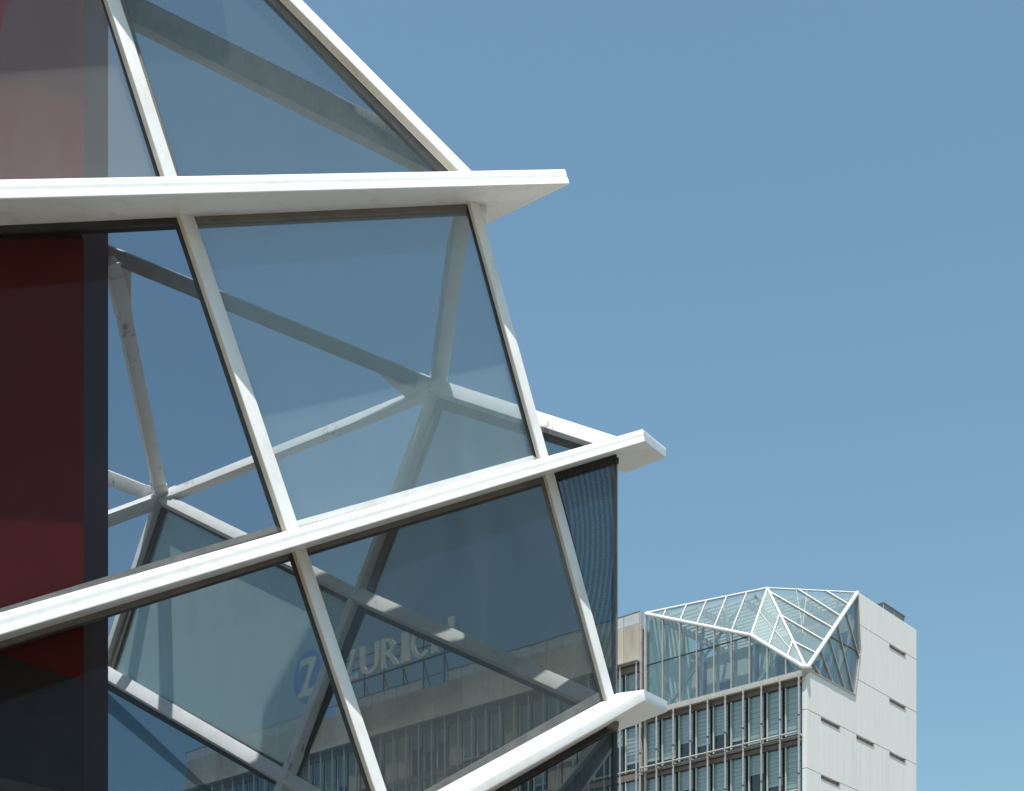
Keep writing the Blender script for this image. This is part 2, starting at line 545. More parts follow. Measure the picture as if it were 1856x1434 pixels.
def pane(pts, gmat, widths, fmats, front=0.035, depth=0.09, parent=None, thick=0.016, fname='frame_bar'):
    nn = (pts[1] - pts[0]).cross(pts[2] - pts[1]).normalized()
    if nn.y > 0:
        nn = -nn
    inner = inset(pts, widths)
    gp = inset(pts, [min(w, 0.02) for w in widths])
    bm = bmesh.new()
    prism(bm, gp, -nn * thick)
    g = finish('window_pane', bm, gmat, parent or pav)
    ploc(g)
    for i in range(len(pts)):
        if widths[i] <= 0:
            continue
        j = (i + 1) % len(pts)
        bm = bmesh.new()
        prism(bm, [p + nn * front for p in (pts[i], pts[j], inner[j], inner[i])], -nn * depth)
        f = finish(fname, bm, fmats[i], g)
    return g
B_, K_, GR, SL = M['brown'], M['black'], M['greyframe'], M['sill']
def P(pl, *pp):
    return [on(x, y, pl) for x, y in pp]
# middle tier
pane(P(G, (-260, 423), (323, 393), (514, 963), (-260, 1196)), M['g_clear'], [0.075, 0.052, 0.055, 0.05], [K_, K_, GR, K_], 0.03)
pane(P(G, (340, 393), (851, 368), (977, 836), (530, 960)), M['g_dust'], [0.072, 0.045, 0.05, 0.03], [B_, K_, SL, B_], 0.03)
# lower tier
pane(P(G, (-260, 1242), (530, 997), (698, 1500), (-260, 1500)), M['g_clear'], [0.062, 0.050, 0.05, 0.05], [B_, K_, K_, K_], 0.03)
pane(P(G, (548, 992), (987, 860), (1100, 1266), (714, 1484)), M['g_smoke'], [0.062, 0.050, 0.075, 0.02], [B_, B_, GR, B_], 0.03)
pane(P(G, (1003, 856), (1117, 822), (1117, 1266), (1108, 1268)), M['g_screen'], [0.066, 0.0, 0.03, 0.02], [K_, K_, K_, K_], 0.03)
# below the lowest eave
pane(P(G, (560, 1625), (1104, 1316), (1117, 1316), (1117, 1690), (560, 1690)), M['g_clear'], [0.05, 0.02, 0.0, 0.05, 0.05], [K_, K_, K_, K_, K_], 0.03)
# upper tier
pane(P(U, (-260, -160), (142, -160), (296, 332), (-260, 341)), M['g_dust2'], [0.05, 0.042, 0.03, 0.05], [K_, K_, SL, K_], 0.02)
pane(P(U, (170, -160), (347, -160), (826, 322), (322, 330)), M['g_dust3'], [0.05, 0.075, 0.03, 0.025], [K_, B_, SL, B_], 0.02)
# thin bright edge of the uncovered glass corner
e0, e1 = on(1117, 826, shift(G, 0.004)), on(1117, 1262, shift(G, 0.004))
ploc(bar('edge_trim', e0, e1, 0.010, 0.022, (0, -1, 0), M['greyframe'], pav, bevel=0))

# ---- rear lattice
N1, N2 = at(293, 905, 17.5), at(792, 706, 15.4)
E1, E2 = at(1113, 811, 14.2), at(1113, 1288, 14.2)
T1P = plane3(N2, E1, E2)
N3 = on(650, 1082, T1P)
T3P = (N1, (N3 - N1).cross(Vector((0, 0, 1))).normalized())
N4 = on(190, 1219, T3P)
N5 = on(522, 1412, T3P)
WB = M['whitebeam']
def beam(a, b, w, d, n, ext=0.0, mat=None, name='lattice_beam', bevel=0.008):
    return ploc(bar(name, a, b, w, d, n, mat or WB, pav, bevel=bevel, ext=ext))
beam(at(192, -2, 14.62), at(806, 305, 14.24), 0.205, 0.30, (0.10, -0.88, -0.36), 0, M['ribbed'], 'lattice_beam', 0.012)              # upper diagonal
beam(at(120, 428, 15.3), N2 + Vector((0.0, 0.0, 0.01)), 0.140, 0.13, (0.12, -0.76, -0.52), 0.02, M['greybeam'], 'lattice_beam', 0.02)   # long beam to the near node
beam(at(838, 372, 14.06), N2, 0.145, 0.13, (0.35, -0.9, -0.25), 0.02)
R4T = at(205, 478, 15.3)
beam(R4T, N1, 0.135, 0.13, (0.30, -0.9, -0.1), 0.03)
beam(N2, N1, 0.145, 0.080, (-0.05, -0.90, 0.43), 0.0)
beam(at(120, 836, 18.2), N1, 0.155, 0.13, (0, -0.8, -0.35))
beam(at(120, 969, 17.0), N1, 0.13, 0.13, (0.2, -0.7, -0.6))
def off(a, b, px, pl=None):
    """move a bar sideways in the picture plane of its facet by px pixels"""
    ax = (b - a).normalized()
    q = ax.cross(Vector((0, 1, 0))).normalized()
    s = px * a.y / FPX
    return a + q * s, b + q * s
def rail_on(a, b, w, d, pl, lift=0.02):
    n = pl[1] if pl[1].y < 0 else -pl[1]
    tilt = (n + Vector((0, 0, 0.50))).normalized()
    return beam(a + n * lift, b + n * lift, w, d, tilt, 0.03)
rail_on(N1, N4, 0.095, 0.10, T3P)
rail_on(N1, N3, 0.115, 0.11, T3P)
rail_on(N2, N3, 0.080, 0.09, T1P)
rail_on(N3, N5, 0.115, 0.12, T3P)
rail_on(N5, on(470, 1540, T3P), 0.115, 0.12, T3P)
rail_on(N4, on(700, 1518, T3P), 0.145, 0.12, T3P)
rail_on(N2, E1, 0.135, 0.11, T1P)
rail_on(N3, E2, 0.14, 0.12, T1P)
beam(at(1112, 1325, 14.3), at(960, 1540, 14.9), 0.17, 0.15, (0, -1, 0), 0.0)
# node pieces where beams meet
def node(p, r, name='node_joint'):
    bm = bmesh.new()
    bmesh.ops.create_icosphere(bm, subdivisions=1, radius=r)
    for v in bm.verts:
        v.co = Vector((v.co.x * 1.0, v.co.y * 0.8, v.co.z * 0.95)) + p
    return ploc(finish(name, bm, WB, pav, bevel=0.01, seg=1))
node(N1 + Vector((0, 0.02, 0)), 0.115)
node(N2 + Vector((0, 0.02, 0)), 0.115)
node(N3 + Vector((0, 0.03, 0)), 0.085)
node(R4T + Vector((0, 0.02, 0.02)), 0.10)
# sleeves where the beams plug into the nodes
def sleeve(a, b, t0, ln, w, d, n):
    ax = (b - a).normalized()
    nn = Vector(n); nn = (nn - ax * nn.dot(ax)).normalized()
    p = a + ax * t0
    return ploc(bar('beam_sleeve', p, p + ax * ln, w + 0.016, d + 0.016, nn, WB, pav, bevel=0.006))
sleeve(N2, at(120, 428, 15.3), 0.07, 0.12, 0.140, 0.13, (0.12, -0.76, -0.52))
sleeve(N2, N1, 0.10, 0.10, 0.145, 0.080, (-0.05, -0.90, 0.43))
sleeve(N1, N2, 0.12, 0.10, 0.145, 0.080, (-0.05, -0.90, 0.43))
sleeve(N1, R4T, 0.10, 0.10, 0.135, 0.13, (0.30, -0.9, -0.1))
sleeve(R4T, N1, 0.10, 0.42, 0.135, 0.13, (0.30, -0.9, -0.1))
sleeve(N1, at(120, 836, 18.2), 0.12, 0.10, 0.155, 0.13, (0, -0.8, -0.35))
# gusset plates by the joints
def gusset(a, b, c, th=0.02):
    bm = bmesh.new()
    n = (b - a).cross(c - a).normalized()
    prism(bm, [a, b, c], n * th)
    return ploc(finish('gusset_plate', bm, WB, pav))
gusset(N2.lerp(at(120, 428, 15.3), 0.15) + Vector((0, .02, -.06)), N2.lerp(N1, 0.09) + Vector((0, .02, .03)), N2 + Vector((-.05, .02, -.02)))
gusset(R4T + Vector((0.02, 0.0, -0.02)), R4T + Vector((0.17, 0, -0.05)), R4T.lerp(N1, 0.22) + Vector((0.06, 0, 0)))

# ---- rear panes
RW = 0.062
pane([N1 + Vector((0.03, .0, -.04)), on(652, 1092, T3P), on(524, 1404, T3P), on(199, 1222, T3P)], M['g_rear2'], [RW, RW, RW, RW], [GR, GR, GR, B_], 0.03, 0.07)
pane(P(T1P, (797, 722), (1115, 818), (1115, 1286), (662, 1084)), M['g_rear'], [RW + .02, 0.02, RW, RW], [GR, GR, GR, B_], 0.03, 0.07)
pane(P(T1P, (655, 1096), (1115, 1300), (1115, 1620), (560, 1620), (535, 1395)), M['g_rear'], [RW, 0.02, 0.03, 0.03, RW], [K_, K_, K_, K_, K_], 0.03, 0.07)
pane(P(T3P, (194, 1238), (516, 1420), (516, 1560), (150, 1560), (150, 1214)), M['g_rear3'], [RW, 0.03, 0.03, 0.03, 0.0], [K_, K_, K_, K_, K_], 0.03, 0.07)

# ---- unseen panel added above the frame, outlined to shade the joint of the rear facets
bm = bmesh.new()
prism(bm, [Vector(v) for v in ((-2.74, 14.78, 13.4), (-3.0, 14.04, 13.4), (-1.95, 14.04, 13.4), (-0.95, 14.27, 13.4), (-1.02, 14.42, 13.4), (-1.62, 14.74, 13.4), (-1.90, 14.60, 13.4))], Vector((0, 0, 0.07)))
ploc(finish('shade_panel', bm, WB, pav))

# ---- plinth carrying the glass
ploc(box('plinth', -6.2, 1.02, 13.75, 17.6, 0.0, 4.15, M['stone'], pav, 0.03))

# ---- red wall standing inside
rw = empty('red_wall', (-4.2, 14.6, 4.15))
tag(rw, 'tall dark red wall with a grey violet edge behind the glass at the left margin', 'wall')
D1, D2 = 14.28, 15.14
xr1 = (152 - CX) / FPX * D1
bm = bmesh.new()
add_box(bm, -5.6 + 4.2, xr1 + 4.2, D1 - 14.6, D2 - 14.6, 0, 9.5)
bm.faces.ensure_lookup_table()
bm.normal_update()
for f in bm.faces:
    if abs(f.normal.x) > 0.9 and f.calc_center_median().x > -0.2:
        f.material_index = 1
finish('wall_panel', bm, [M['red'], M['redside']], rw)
# darker lower sheet with a sloping head, and added baffles that keep sun off the wall
bm = bmesh.new()
lw0, lw1 = at(-190, 1118, D1) - rw.location, at(151, 1236, D1) - rw.location
prism(bm, [Vector((-1.40, D1 - 14.615, lw0.z)), Vector((xr1 + 4.195, D1 - 14.615, lw1.z)), Vector((xr1 + 4.195, D1 - 14.615, 0.0)), Vector((-1.40, D1 - 14.615, 0.0))], Vector((0, 0.012, 0)))
finish('lower_sheet', bm, M['charcoal'], rw)
fe = on(0, 408, G)
ploc(box('sun_baffle', -5.6, xr1 + 0.0, fe.y + 0.03, D1 - 0.01, fe.z - 0.06, fe.z + 0.14, M['black'], pav))
ploc(bar('sun_baffle', on(-190, 1216, shift(G, -0.085)), on(150, 1112, shift(G, -0.085)), 0.16, 0.09, (0, -1, 0), M['black'], pav, bevel=0))
zt = at(0, 1384, D1).z - 4.15
for k in range(4):  # planks modelled in place of timber mirrored in the lower pane
    bm = bmesh.new()
    a0 = Vector((-1.4, D1 - 14.6 - 0.03, zt + 0.11 - k * 0.115)); a1 = Vector((xr1 + 4.2 - 0.02, a0.y, zt - 0.30 - k * 0.115))
    prism(bm, [a0, a1, a1 - Vector((0, 0, 0.105)), a0 - Vector((0, 0, 0.105))], Vector((0, 0.028, 0)))
    finish('plank_reflection', bm, M['timber'], rw)

# ================================================================ office tower (local x: along the white front, local y: along the window front)
KX, KY = (1462 - CX) / FPX * 93.0, 93.0
ANG = math.atan2(0.765, 0.644)
uR = Vector((0.644, 0.765, 0)).normalized(); uL = Vector((-0.765, 0.644, 0)).normalized()
tower = empty('office_tower', (KX, KY, 0), ANG)
tag(tower, 'white office tower with a faceted glass roof corner at the lower right', 'building')
ROOF = 41.43
def l_of(px, r=0.0):
    """distance along the window front seen at column px"""
    k = (px - CX) / FPX
    o = Vector((KX, KY, 0)) + uR * r
    return (k * o.y - o.x) / (uL.x - k * uL.y)
def z_of(px, py, r=0.0):
    l = l_of(px, r)
    y = KY + uR.y * r + uL.y * l
    return HC + (YH - py) / FPX * y

# body behind the fronts
box('core_wall', 4.6, 13.9, 0.42, 11.7, 0, 34.9, M['wallin'], tower)
box('core_wall', 0.9, 4.6, 0.42, 11.7, 0, 26.5, M['wallin'], tower)
box('side_wall', 13.9, 14.2, 0.42, 11.7, 0, ROOF - 0.05, M['wallin'], tower)
# white front: panels with joints, split round the slots and the glazed notch
cols = [0.45, 1.69, 2.87, 4.04, 5.05, 6.06, 7.25, 8.43, 9.44, 10.44, 11.60, 12.75, 14.25]
joints = [ROOF, 39.53, 36.10, 32.69, 29.26, 25.83, 22.4]
slots = {1: [(10.44, 12.75)], 2: [(10.44, 12.75)], 3: [(1.69, 4.04), (6.06, 8.43), (10.44, 12.75)], 4: [(1.69, 4.04), (6.06, 8.43), (10.44, 12.75)], 5: []}
NL, NR, TR = (5.85, 35.0), (6.55, 37.93), (6.2, ROOF)
def clip(poly, a, b):
    """keep the part of poly right of the upward line a-b"""
    def side(p): return (b[0] - a[0]) * (p[1] - a[1]) - (b[1] - a[1]) * (p[0] - a[0])
    out = []
    for i in range(len(poly)):
        p, q = poly[i], poly[(i + 1) % len(poly)]
        sp, sq = side(p), side(q)
        if sp <= 0: out.append(p)
        if (sp < 0) != (sq < 0) and sp != sq:
            t = sp / (sp - sq)
            out.append((p[0] + (q[0] - p[0]) * t, p[1] + (q[1] - p[1]) * t))
    return out
def zclip(poly, z0, z1):
    def cut(poly, z, keep_above):
        out = []
        for i in range(len(poly)):
            p, q = poly[i], poly[(i + 1) % len(poly)]
            ip = (p[1] >= z) == keep_above or p[1] == z
            iq = (q[1] >= z) == keep_above or q[1] == z
            if ip: out.append(p)
            if ip != iq:
                t = (z - p[1]) / (q[1] - p[1])
                out.append((p[0] + (q[0] - p[0]) * t, z))
        return out
    return cut(cut(poly, z0, True), z1, False)
def wall_piece(poly, y0=0.0, y1=0.16, mat=None, name='facade_panel'):
    cl = []
    for p in poly:
        if not cl or (abs(p[0] - cl[-1][0]) + abs(p[1] - cl[-1][1])) > 1e-3:
            cl.append(p)
    if len(cl) > 2 and abs(cl[0][0] - cl[-1][0]) + abs(cl[0][1] - cl[-1][1]) < 1e-3:
        cl.pop()
    if len(cl) < 3: return
    bm = bmesh.new()
    prism(bm, [Vector((p[0], y0, p[1])) for p in cl], Vector((0, y1 - y0, 0)))
    finish(name, bm, mat or M['panel'], tower)
for ri in range(len(joints) - 1):
    zt_, zb_ = joints[ri] - 0.022, joints[ri + 1] + 0.022
    if ri == 0: zt_ = joints[0]
    for ci in range(len(cols) - 1):
        a, b = cols[ci] + 0.002, cols[ci + 1] - 0.002
        ztop = zt_
        if any(s0 - 0.01 <= cols[ci] and cols[ci + 1] <= s1 + 0.01 for s0, s1 in slots.get(ri, [])):
            ztop = zt_ - 0.27
        zb = zb_
        mat = M['panel2'] if random.random() < 0.3 else M['panel']
        dy = random.uniform(-0.003, 0.003)
        if zb < 35.0 < ztop and a < 5.85:
            wall_piece([(a, zb), (b, zb), (b, 35.0), (a, 35.0)], dy, 0.16, mat)
            if b > 5.85:
                pc = clip([(a, 35.0), (b, 35.0), (b, ztop), (a, ztop)], NL, NR)
                wall_piece(pc, dy, 0.16, mat)
            continue
        quad = [(a, zb), (b, zb), (b, ztop), (a, ztop)]
        if zb >= 35.0 or ztop > 35.0:
            if b <= 5.85 and zb >= 34.9: continue
            if ztop <= NR[1]:
                quad = clip(quad, NL, NR)
            elif zb >= NR[1]:
                quad = clip(quad, NR, TR)
            else:
                lo = clip(zclip(quad, zb, NR[1]), NL, NR)
                hi = clip(zclip(quad, NR[1], ztop), NR, TR)
                wall_piece(lo, dy, 0.16, mat); wall_piece(hi, dy, 0.16, mat)
                continue
        wall_piece(quad, dy, 0.16, mat)
# corner strip
for z0, z1 in ((32.71, 35.0), (29.28, 32.67), (22.4, 29.24)):
    box('corner_panel', 0.02, 0.446, -0.002, 0.30, z0, z1, M['panel2'], tower)
box('lower_wall', 0.02, 14.25, 0.0, 0.30, 0, 22.38, M['panel'], tower)
box('joint_backing', 0.44, 14.2, 0.165, 0.40, 22.4, 34.9, M['slot'], tower)
box('joint_backing', 6.62, 14.2, 0.165, 0.40, 34.9, ROOF - 0.1, M['slot'], tower)
# slots: sunk strips with a dark louvre and a pale reveal
for ri, ss in slots.items():
    for s0, s1 in ss:
        zt_ = joints[ri] - 0.022
        so = box('slot_window', s0 + 0.02, s1 - 0.02, 0.13, 0.15, zt_ - 0.262, zt_ - 0.01, M['slot'], tower)
        box('reveal', s1 - 0.06, s1 - 0.004, 0.0, 0.128, zt_ - 0.262, zt_ - 0.01, M['slotside'], so)
        box('sill', s0 + 0.01, s1 - 0.01, -0.02, 0.10, zt_ - 0.285, zt_ - 0.268, M['panel'], so)
# roof edge and roof deck
tb = Vector((0, 0, 0))
# glazed corner: nodes
A0 = Vector((0.0, 11.49, 41.14)); Q = Vector((0.0, 3.78, 37.90)); KN = Vector((0.0, 0.0, 35.02)); PK = Vector((2.10, 3.90, 41.42)); TRv = Vector((6.2, 0.0, 41.40))
NLv, NRv = Vector((5.85, 0.0, 35.02)), Vector((6.55, 0.0, 37.93))
def tbar(name, a, b, w, d, n, mat, ext=0.0):
    return bar(name, a, b, w, d, n, mat, tower, bevel=0.0, ext=ext)
nF1 = (Q - A0).cross(PK - A0).normalized()
if nF1.x > 0: nF1 = -nF1
nF2 = (KN - Q).cross(PK - Q).normalized()
if nF2.x > 0: nF2 = -nF2
nF3 = (TRv - PK).cross(KN - PK).normalized()
if nF3.y > 0: nF3 = -nF3
WM = M['white']
tube('edge_beam', [A0, Q, KN], 0.12, WM, tower)
tube('edge_beam', [A0 + Vector((0, 0, .05)), PK], 0.075, WM, tower)
tube('edge_beam', [PK, TRv], 0.06, WM, tower)
tube('edge_beam', [PK, KN], 0.085, WM, tower)
tube('edge_beam', [TRv, KN], 0.125, WM, tower)
tube('edge_beam', [Q, PK], 0.065, WM, tower)
bm = bmesh.new(); bmesh.ops.create_icosphere(bm, subdivisions=2, radius=0.30); bmesh.ops.translate(bm, verts=bm.verts, vec=KN)
finish('corner_node', bm, M['rail'], tower, smooth=True)
def tpane(pts, n, gm, inset_w=0.0):
    bm = bmesh.new()
    prism(bm, pts, -n * 0.03)
    return finish('window_pane', bm, gm, tower)
# window front of the glazed corner
mull = [0.10, 1.36, 2.62, 3.85, 5.12, 6.36, 7.62, 8.86, 10.15, 11.40]
def ztop(l):
    if l <= 3.78: return 35.02 + (37.90 - 35.02) * l / 3.78
    return 37.90 + (41.14 - 37.90) * (l - 3.78) / (11.49 - 3.78)
nx = Vector((-1, 0, 0))
ZS = 35.02
for i in range(len(mull) - 1):
    a, b = mull[i], mull[i + 1]
    if i > 0:
        tbar('glazing_bar', Vector((-0.02, a, ZS)), Vector((-0.02, a, ztop(a))), 0.075, 0.13, nx, M['steel'])
    za, zb = ztop(a), ztop(b)
    zt_ = 37.87
    if zb <= zt_ + 0.1:
        tpane([Vector((0, a, ZS)), Vector((0, b, ZS)), Vector((0, b, zb)), Vector((0, a, za))], nx, M['g_atrium'])
    else:
        tpane([Vector((0, a, ZS)), Vector((0, b, ZS)), Vector((0, b, zt_ - .03)), Vector((0, a, min(za, zt_ - .03)))], nx, M['g_atrium'])
        tpane([Vector((0, a, zt_ + .03)), Vector((0, b, zt_ + .03)), Vector((0, b, zb)), Vector((0, a, max(za, zt_ + .04)))], nx, M['g_atrium'])
        tbar('transom', Vector((0.0, a + .04, zt_)), Vector((0.0, b - .04, zt_)), 0.05, 0.10, nx, M['darkframe'])
tbar('glazing_bar', Vector((-0.03, 11.46, 27.0)), Vector((-0.03, 11.46, 41.1)), 0.16, 0.16, nx, M['rail'])
tbar('glazing_bar', Vector((-0.03, 11.80, 27.0)), Vector((-0.03, 11.80, 41.2)), 0.12, 0.16, nx, M['rail'])
# roof facets
def lerp(a, b, t): return a + (b - a) * t
prev = None
for k, l in enumerate([11.49] + list(reversed(mull[3:-1])) + [3.80]):
    lo = Vector((0, l, ztop(l)))
    tt = (11.49 - l) / (11.49 - 3.90)
    hi = lerp(A0, PK, min(tt, 1.0))
    if 0 < k and l > 3.9:
        tbar('rafter', lo + nF1 * 0.03, hi + nF1 * 0.03, 0.060, 0.10, nF1, WM)
    if prev:
        pl_, ph_ = prev
        ps = [pl_, lo, hi, ph_] if (ph_ - pl_).length > 0.05 else [pl_, lo, hi]
        tpane(ps, nF1, M['g_roof'])
    prev = (lo, hi)
fr = [0.0, 0.33, 0.66]
for i, t in enumerate(fr):
    lo, hi = lerp(Q, KN, t), lerp(PK, KN, t)
    if i: tbar('rafter', lo + nF2 * 0.03, hi + nF2 * 0.03, 0.060, 0.10, nF2, WM)
    if i < 2:
        t2 = fr[i + 1]
        m1, m2 = lerp(lo, hi, 0.5), lerp(lerp(Q, KN, t2), lerp(PK, KN, t2), 0.5)
        tpane([lo, lerp(Q, KN, t2), m2, m1], nF2, M['g_roof'])
        tpane([m1, m2, lerp(PK, KN, t2), hi], nF2, M['g_roof'])
        tbar('transom', m1, m2, 0.035, 0.05, nF2, M['steel'])
    else:
        tpane([lo, KN, hi], nF2, M['g_roof'])
starts = [lerp(KN, PK, 0.32), lerp(KN, PK, 0.645), lerp(KN, PK, 0.945), lerp(PK, TRv, 0.33), lerp(PK, TRv, 0.64)]
ends = [lerp(KN, TRv, t) for t in (0.186, 0.346, 0.51, 0.667, 0.827)]
for a, b in zip(starts, ends):
    tbar('rafter', a + nF3 * 0.03, b + nF3 * 0.03, 0.070, 0.11, nF3, WM)
polys = [[KN, ends[0], starts[0]], [starts[0], ends[0], ends[1], starts[1]], [starts[1], ends[1], ends[2], starts[2]], [starts[2], ends[2], ends[3], starts[3], PK], [starts[3], ends[3], ends[4], starts[4]], [starts[4], ends[4], TRv]]
for ps in polys:
    tpane(ps, nF3, M['g_roof'])
for t in (0.42, 0.72):
    a = lerp(lerp(KN, PK, 0.32 + 0.4 * t), lerp(KN, TRv, 0.186 + 0.4 * t), 0.42); b = lerp(PK, TRv, 0.15 + 0.4 * t)
    tbar('transom', a, b, 0.03, 0.05, nF3, M['steel'])
# glazed notch in the white front
ny = Vector((0, -1, 0))
gt = [0.10, 0.256, 0.42, 0.59, 0.756]
gb = [lerp(KN, NLv, 0.30), lerp(KN, NLv, 0.545), lerp(KN, NLv, 0.80), lerp(KN, NLv, 0.985), lerp(NLv, NRv, 0.86)]
tops = [lerp(KN, TRv, t) for t in gt]
prev = (KN, KN)
for i, (a, b) in enumerate(zip(tops, gb)):
    tbar('glazing_bar', a + ny * -0.02, b + ny * -0.02, 0.07, 0.10, ny, M['steel'])
    ps = [prev[0], a, b] if i == 0 else [prev[0], a, b, prev[1]]
    if i == 4: ps = [prev[0], a, b, NLv, prev[1]]
    tpane([p + Vector((0, 0.05, 0)) for p in ps], ny, M['g_atrium'])
    prev = (a, b)
tpane([p + Vector((0, 0.05, 0)) for p in (prev[0], TRv, NRv, prev[1])], ny, M['g_atrium'])
tbar('transom', Vector((2.9, 0.03, 37.75)), Vector((6.5, 0.03, 37.86)), 0.06, 0.08, ny, M['slot'])
for a, b in ((KN + Vector((.1, 0, 0)), NLv), (NLv, NRv), (NRv, TRv)):
    tbar('notch_frame', a + Vector((0, -0.012, 0)), b + Vector((0, -0.012, 0)), 0.05, 0.12, ny, M['steel'])
# inside of the glazed corner
box('inner_wall', 4.6, 4.8, 0.5, 11.3, 34.95, 39.3, M['wallin'], tower)
box('end_wall', 0.25, 4.6, 11.15, 11.35, 34.95, 41.0, M['wallgreen'], tower)
box('inner_floor', 0.3, 13.9, 0.3, 11.7, 34.60, 34.93, M['wallin'], tower)
box('inner_wall', 6.65, 6.85, 0.45, 4.5, 34.95, 41.2, M['wallin'], tower)
for l0_, l1_, z0_, z1_ in ((1.2, 2.0, 34.95, 37.2), (3.4, 4.7, 34.95, 38.6), (6.0, 6.7, 36.2, 39.2), (7.6, 9.2, 34.95, 37.4), (9.9, 10.6, 34.95, 39.0)):  # dark panels stand in for shadows on the inner wall
    box('inner_shade', 4.54, 4.597, l0_, l1_, z0_, z1_, M['room'], tower)
# slatted roof over the inner part
k = 0
for i in range(26):
    r0 = 0.5 + i * 0.5
    l_hi = 11.3 if r0 > 2.1 else 11.3
    l_lo = (3.9 + (11.49 - 3.9) * (1 - r0 / 2.1) + 0.4) if r0 < 2.1 else max(0.45, 3.9 * (1 - (r0 - 2.1) / 4.1) + 0.35)
    if l_hi - l_lo < 0.4: continue
    box('roof_slat', r0, r0 + 0.2, l_lo, l_hi, 41.0, 41.22, WM, tower)
for l in (2.5, 5.2, 8.0, 10.6):
    r_lo = 2.1 * (11.49 - l) / 7.6 + 0.3 if l > 3.9 else 2.1 + 4.1 * (1 - l / 3.9) + 0.3
    box('roof_beam', r_lo, 13.9, l, l + 0.18, 40.62, 40.98, M['steel'], tower)
box('parapet_cap', 6.3, 14.27, 0.02, 0.42, ROOF + 0.003, ROOF + 0.06, M['panel'], tower)
# inner struts
for a, b in (((0.5, 10.2, 35), (2.6, 6.2, 41)), ((0.45, 7.6, 35), (2.2, 8.6, 40.6)), ((0.45, 5.1, 35), (2.0, 7.0, 41)), ((3.6, 2.0, 35), (1.6, 4.4, 41)), ((0.5, 3.8, 35), (3.4, 1.6, 40)), ((4.2, 0.8, 35), (5.6, 1.0, 41)), ((0.45, 8.9, 35), (0.45, 8.9, 39.6)), ((0.45, 6.4, 35), (0.45, 6.4, 38.6)), ((0.45, 3.85, 35), (0.45, 3.85, 37.5)), ((0.45, 10.15, 35), (0.45, 10.15, 40.1)), ((0.45, 7.62, 35), (0.45, 7.62, 39.1)), ((0.45, 5.12, 35), (0.45, 5.12, 38.1)), ((0.45, 2.62, 35), (0.45, 2.62, 36.7)), ((2.2, 0.5, 35), (3.6, 0.55, 38.4)), ((3.4, 0.5, 35), (4.8, 0.55, 39.6))):
    tube('inner_strut', [a, b], 0.10, M['steel'], tower, 8)
# sill beam under the glazed corner, window storeys with posts and rails
box('sill_beam', -0.16, 0.30, 0.05, 11.75, 34.62, 34.98, M['rail'], tower)
window_bits = {}
def shared(key, fn):
    if key not in window_bits:
        o = fn()
        window_bits[key] = o
        return o, True
    return window_bits[key], False
def window(parent, l, ztop_, h, w=1.16, drop=0.86, style=0):
    """one window bay: root frame, then pane, blind, jamb as sub-parts; local origin at its lower corner nearest the tower's corner"""
    key = (round(w, 3), round(h, 3))
    def mk_frame():
        bm = bmesh.new()
        t = 0.05
        add_box(bm, 0.06, 0.16, 0, t, 0, h); add_box(bm, 0.06, 0.16, w - t, w, 0, h)
        add_box(bm, 0.06, 0.16, t, w - t, 0, t); add_box(bm, 0.06, 0.16, t, w - t, h - t, h)
        return finish('window', bm, M['darkframe'])
    def mk_pane():
        bm = bmesh.new(); add_box(bm, 0.10, 0.115, 0.05, w - 0.05, 0.05, h - 0.05)
        return finish('pane', bm, M['g_win'])
    def mk_blind():
        bm = bmesh.new()
        ns = 9
        for i in range(ns):
            z0 = 1 - (i + 1) / ns; z1 = z0 + 0.97 / ns
            a = [bm.verts.new(v) for v in ((0.185, 0.14, z0), (0.185, w - 0.10, z0), (0.21, w - 0.10, z1), (0.21, 0.14, z1))]
            bm.faces.new(a)
            b = [bm.verts.new(v.co + Vector((0.006, 0, 0))) for v in a]
            bm.faces.new(list(reversed(b)))
            for q in range(4):
                bm.faces.new((a[q], b[q], b[(q + 1) % 4], a[(q + 1) % 4]))
        return finish('blind', bm, M['blind'])
    def mk_jamb():
        bm = bmesh.new(); add_box(bm, 0.04, 0.20, w - 0.13, w - 0.06, 0.03, h - 0.03)
        return finish('jamb', bm, M['jamb'])
    parts = []
    for nm, fn in (('f', mk_frame), ('p', mk_pane), ('b', mk_blind), ('j', mk_jamb)):
        o, first = shared((nm,) + key, fn)
        if not first:
            o2 = o.copy(); col.objects.link(o2); o = o2
        parts.append(o)
    f, p, b, j = parts
    f.parent = parent; f.location = (0, l, ztop_ - h)
    for o in (p, b, j): o.parent = f
    hb = (h - 0.1) * drop
    b.location = (0, 0, h - 0.05 - hb); b.scale = (1, 1, hb)
    return f
post_l = [0.31 + 1.26 * k for k in range(10)]
ST = 3.42
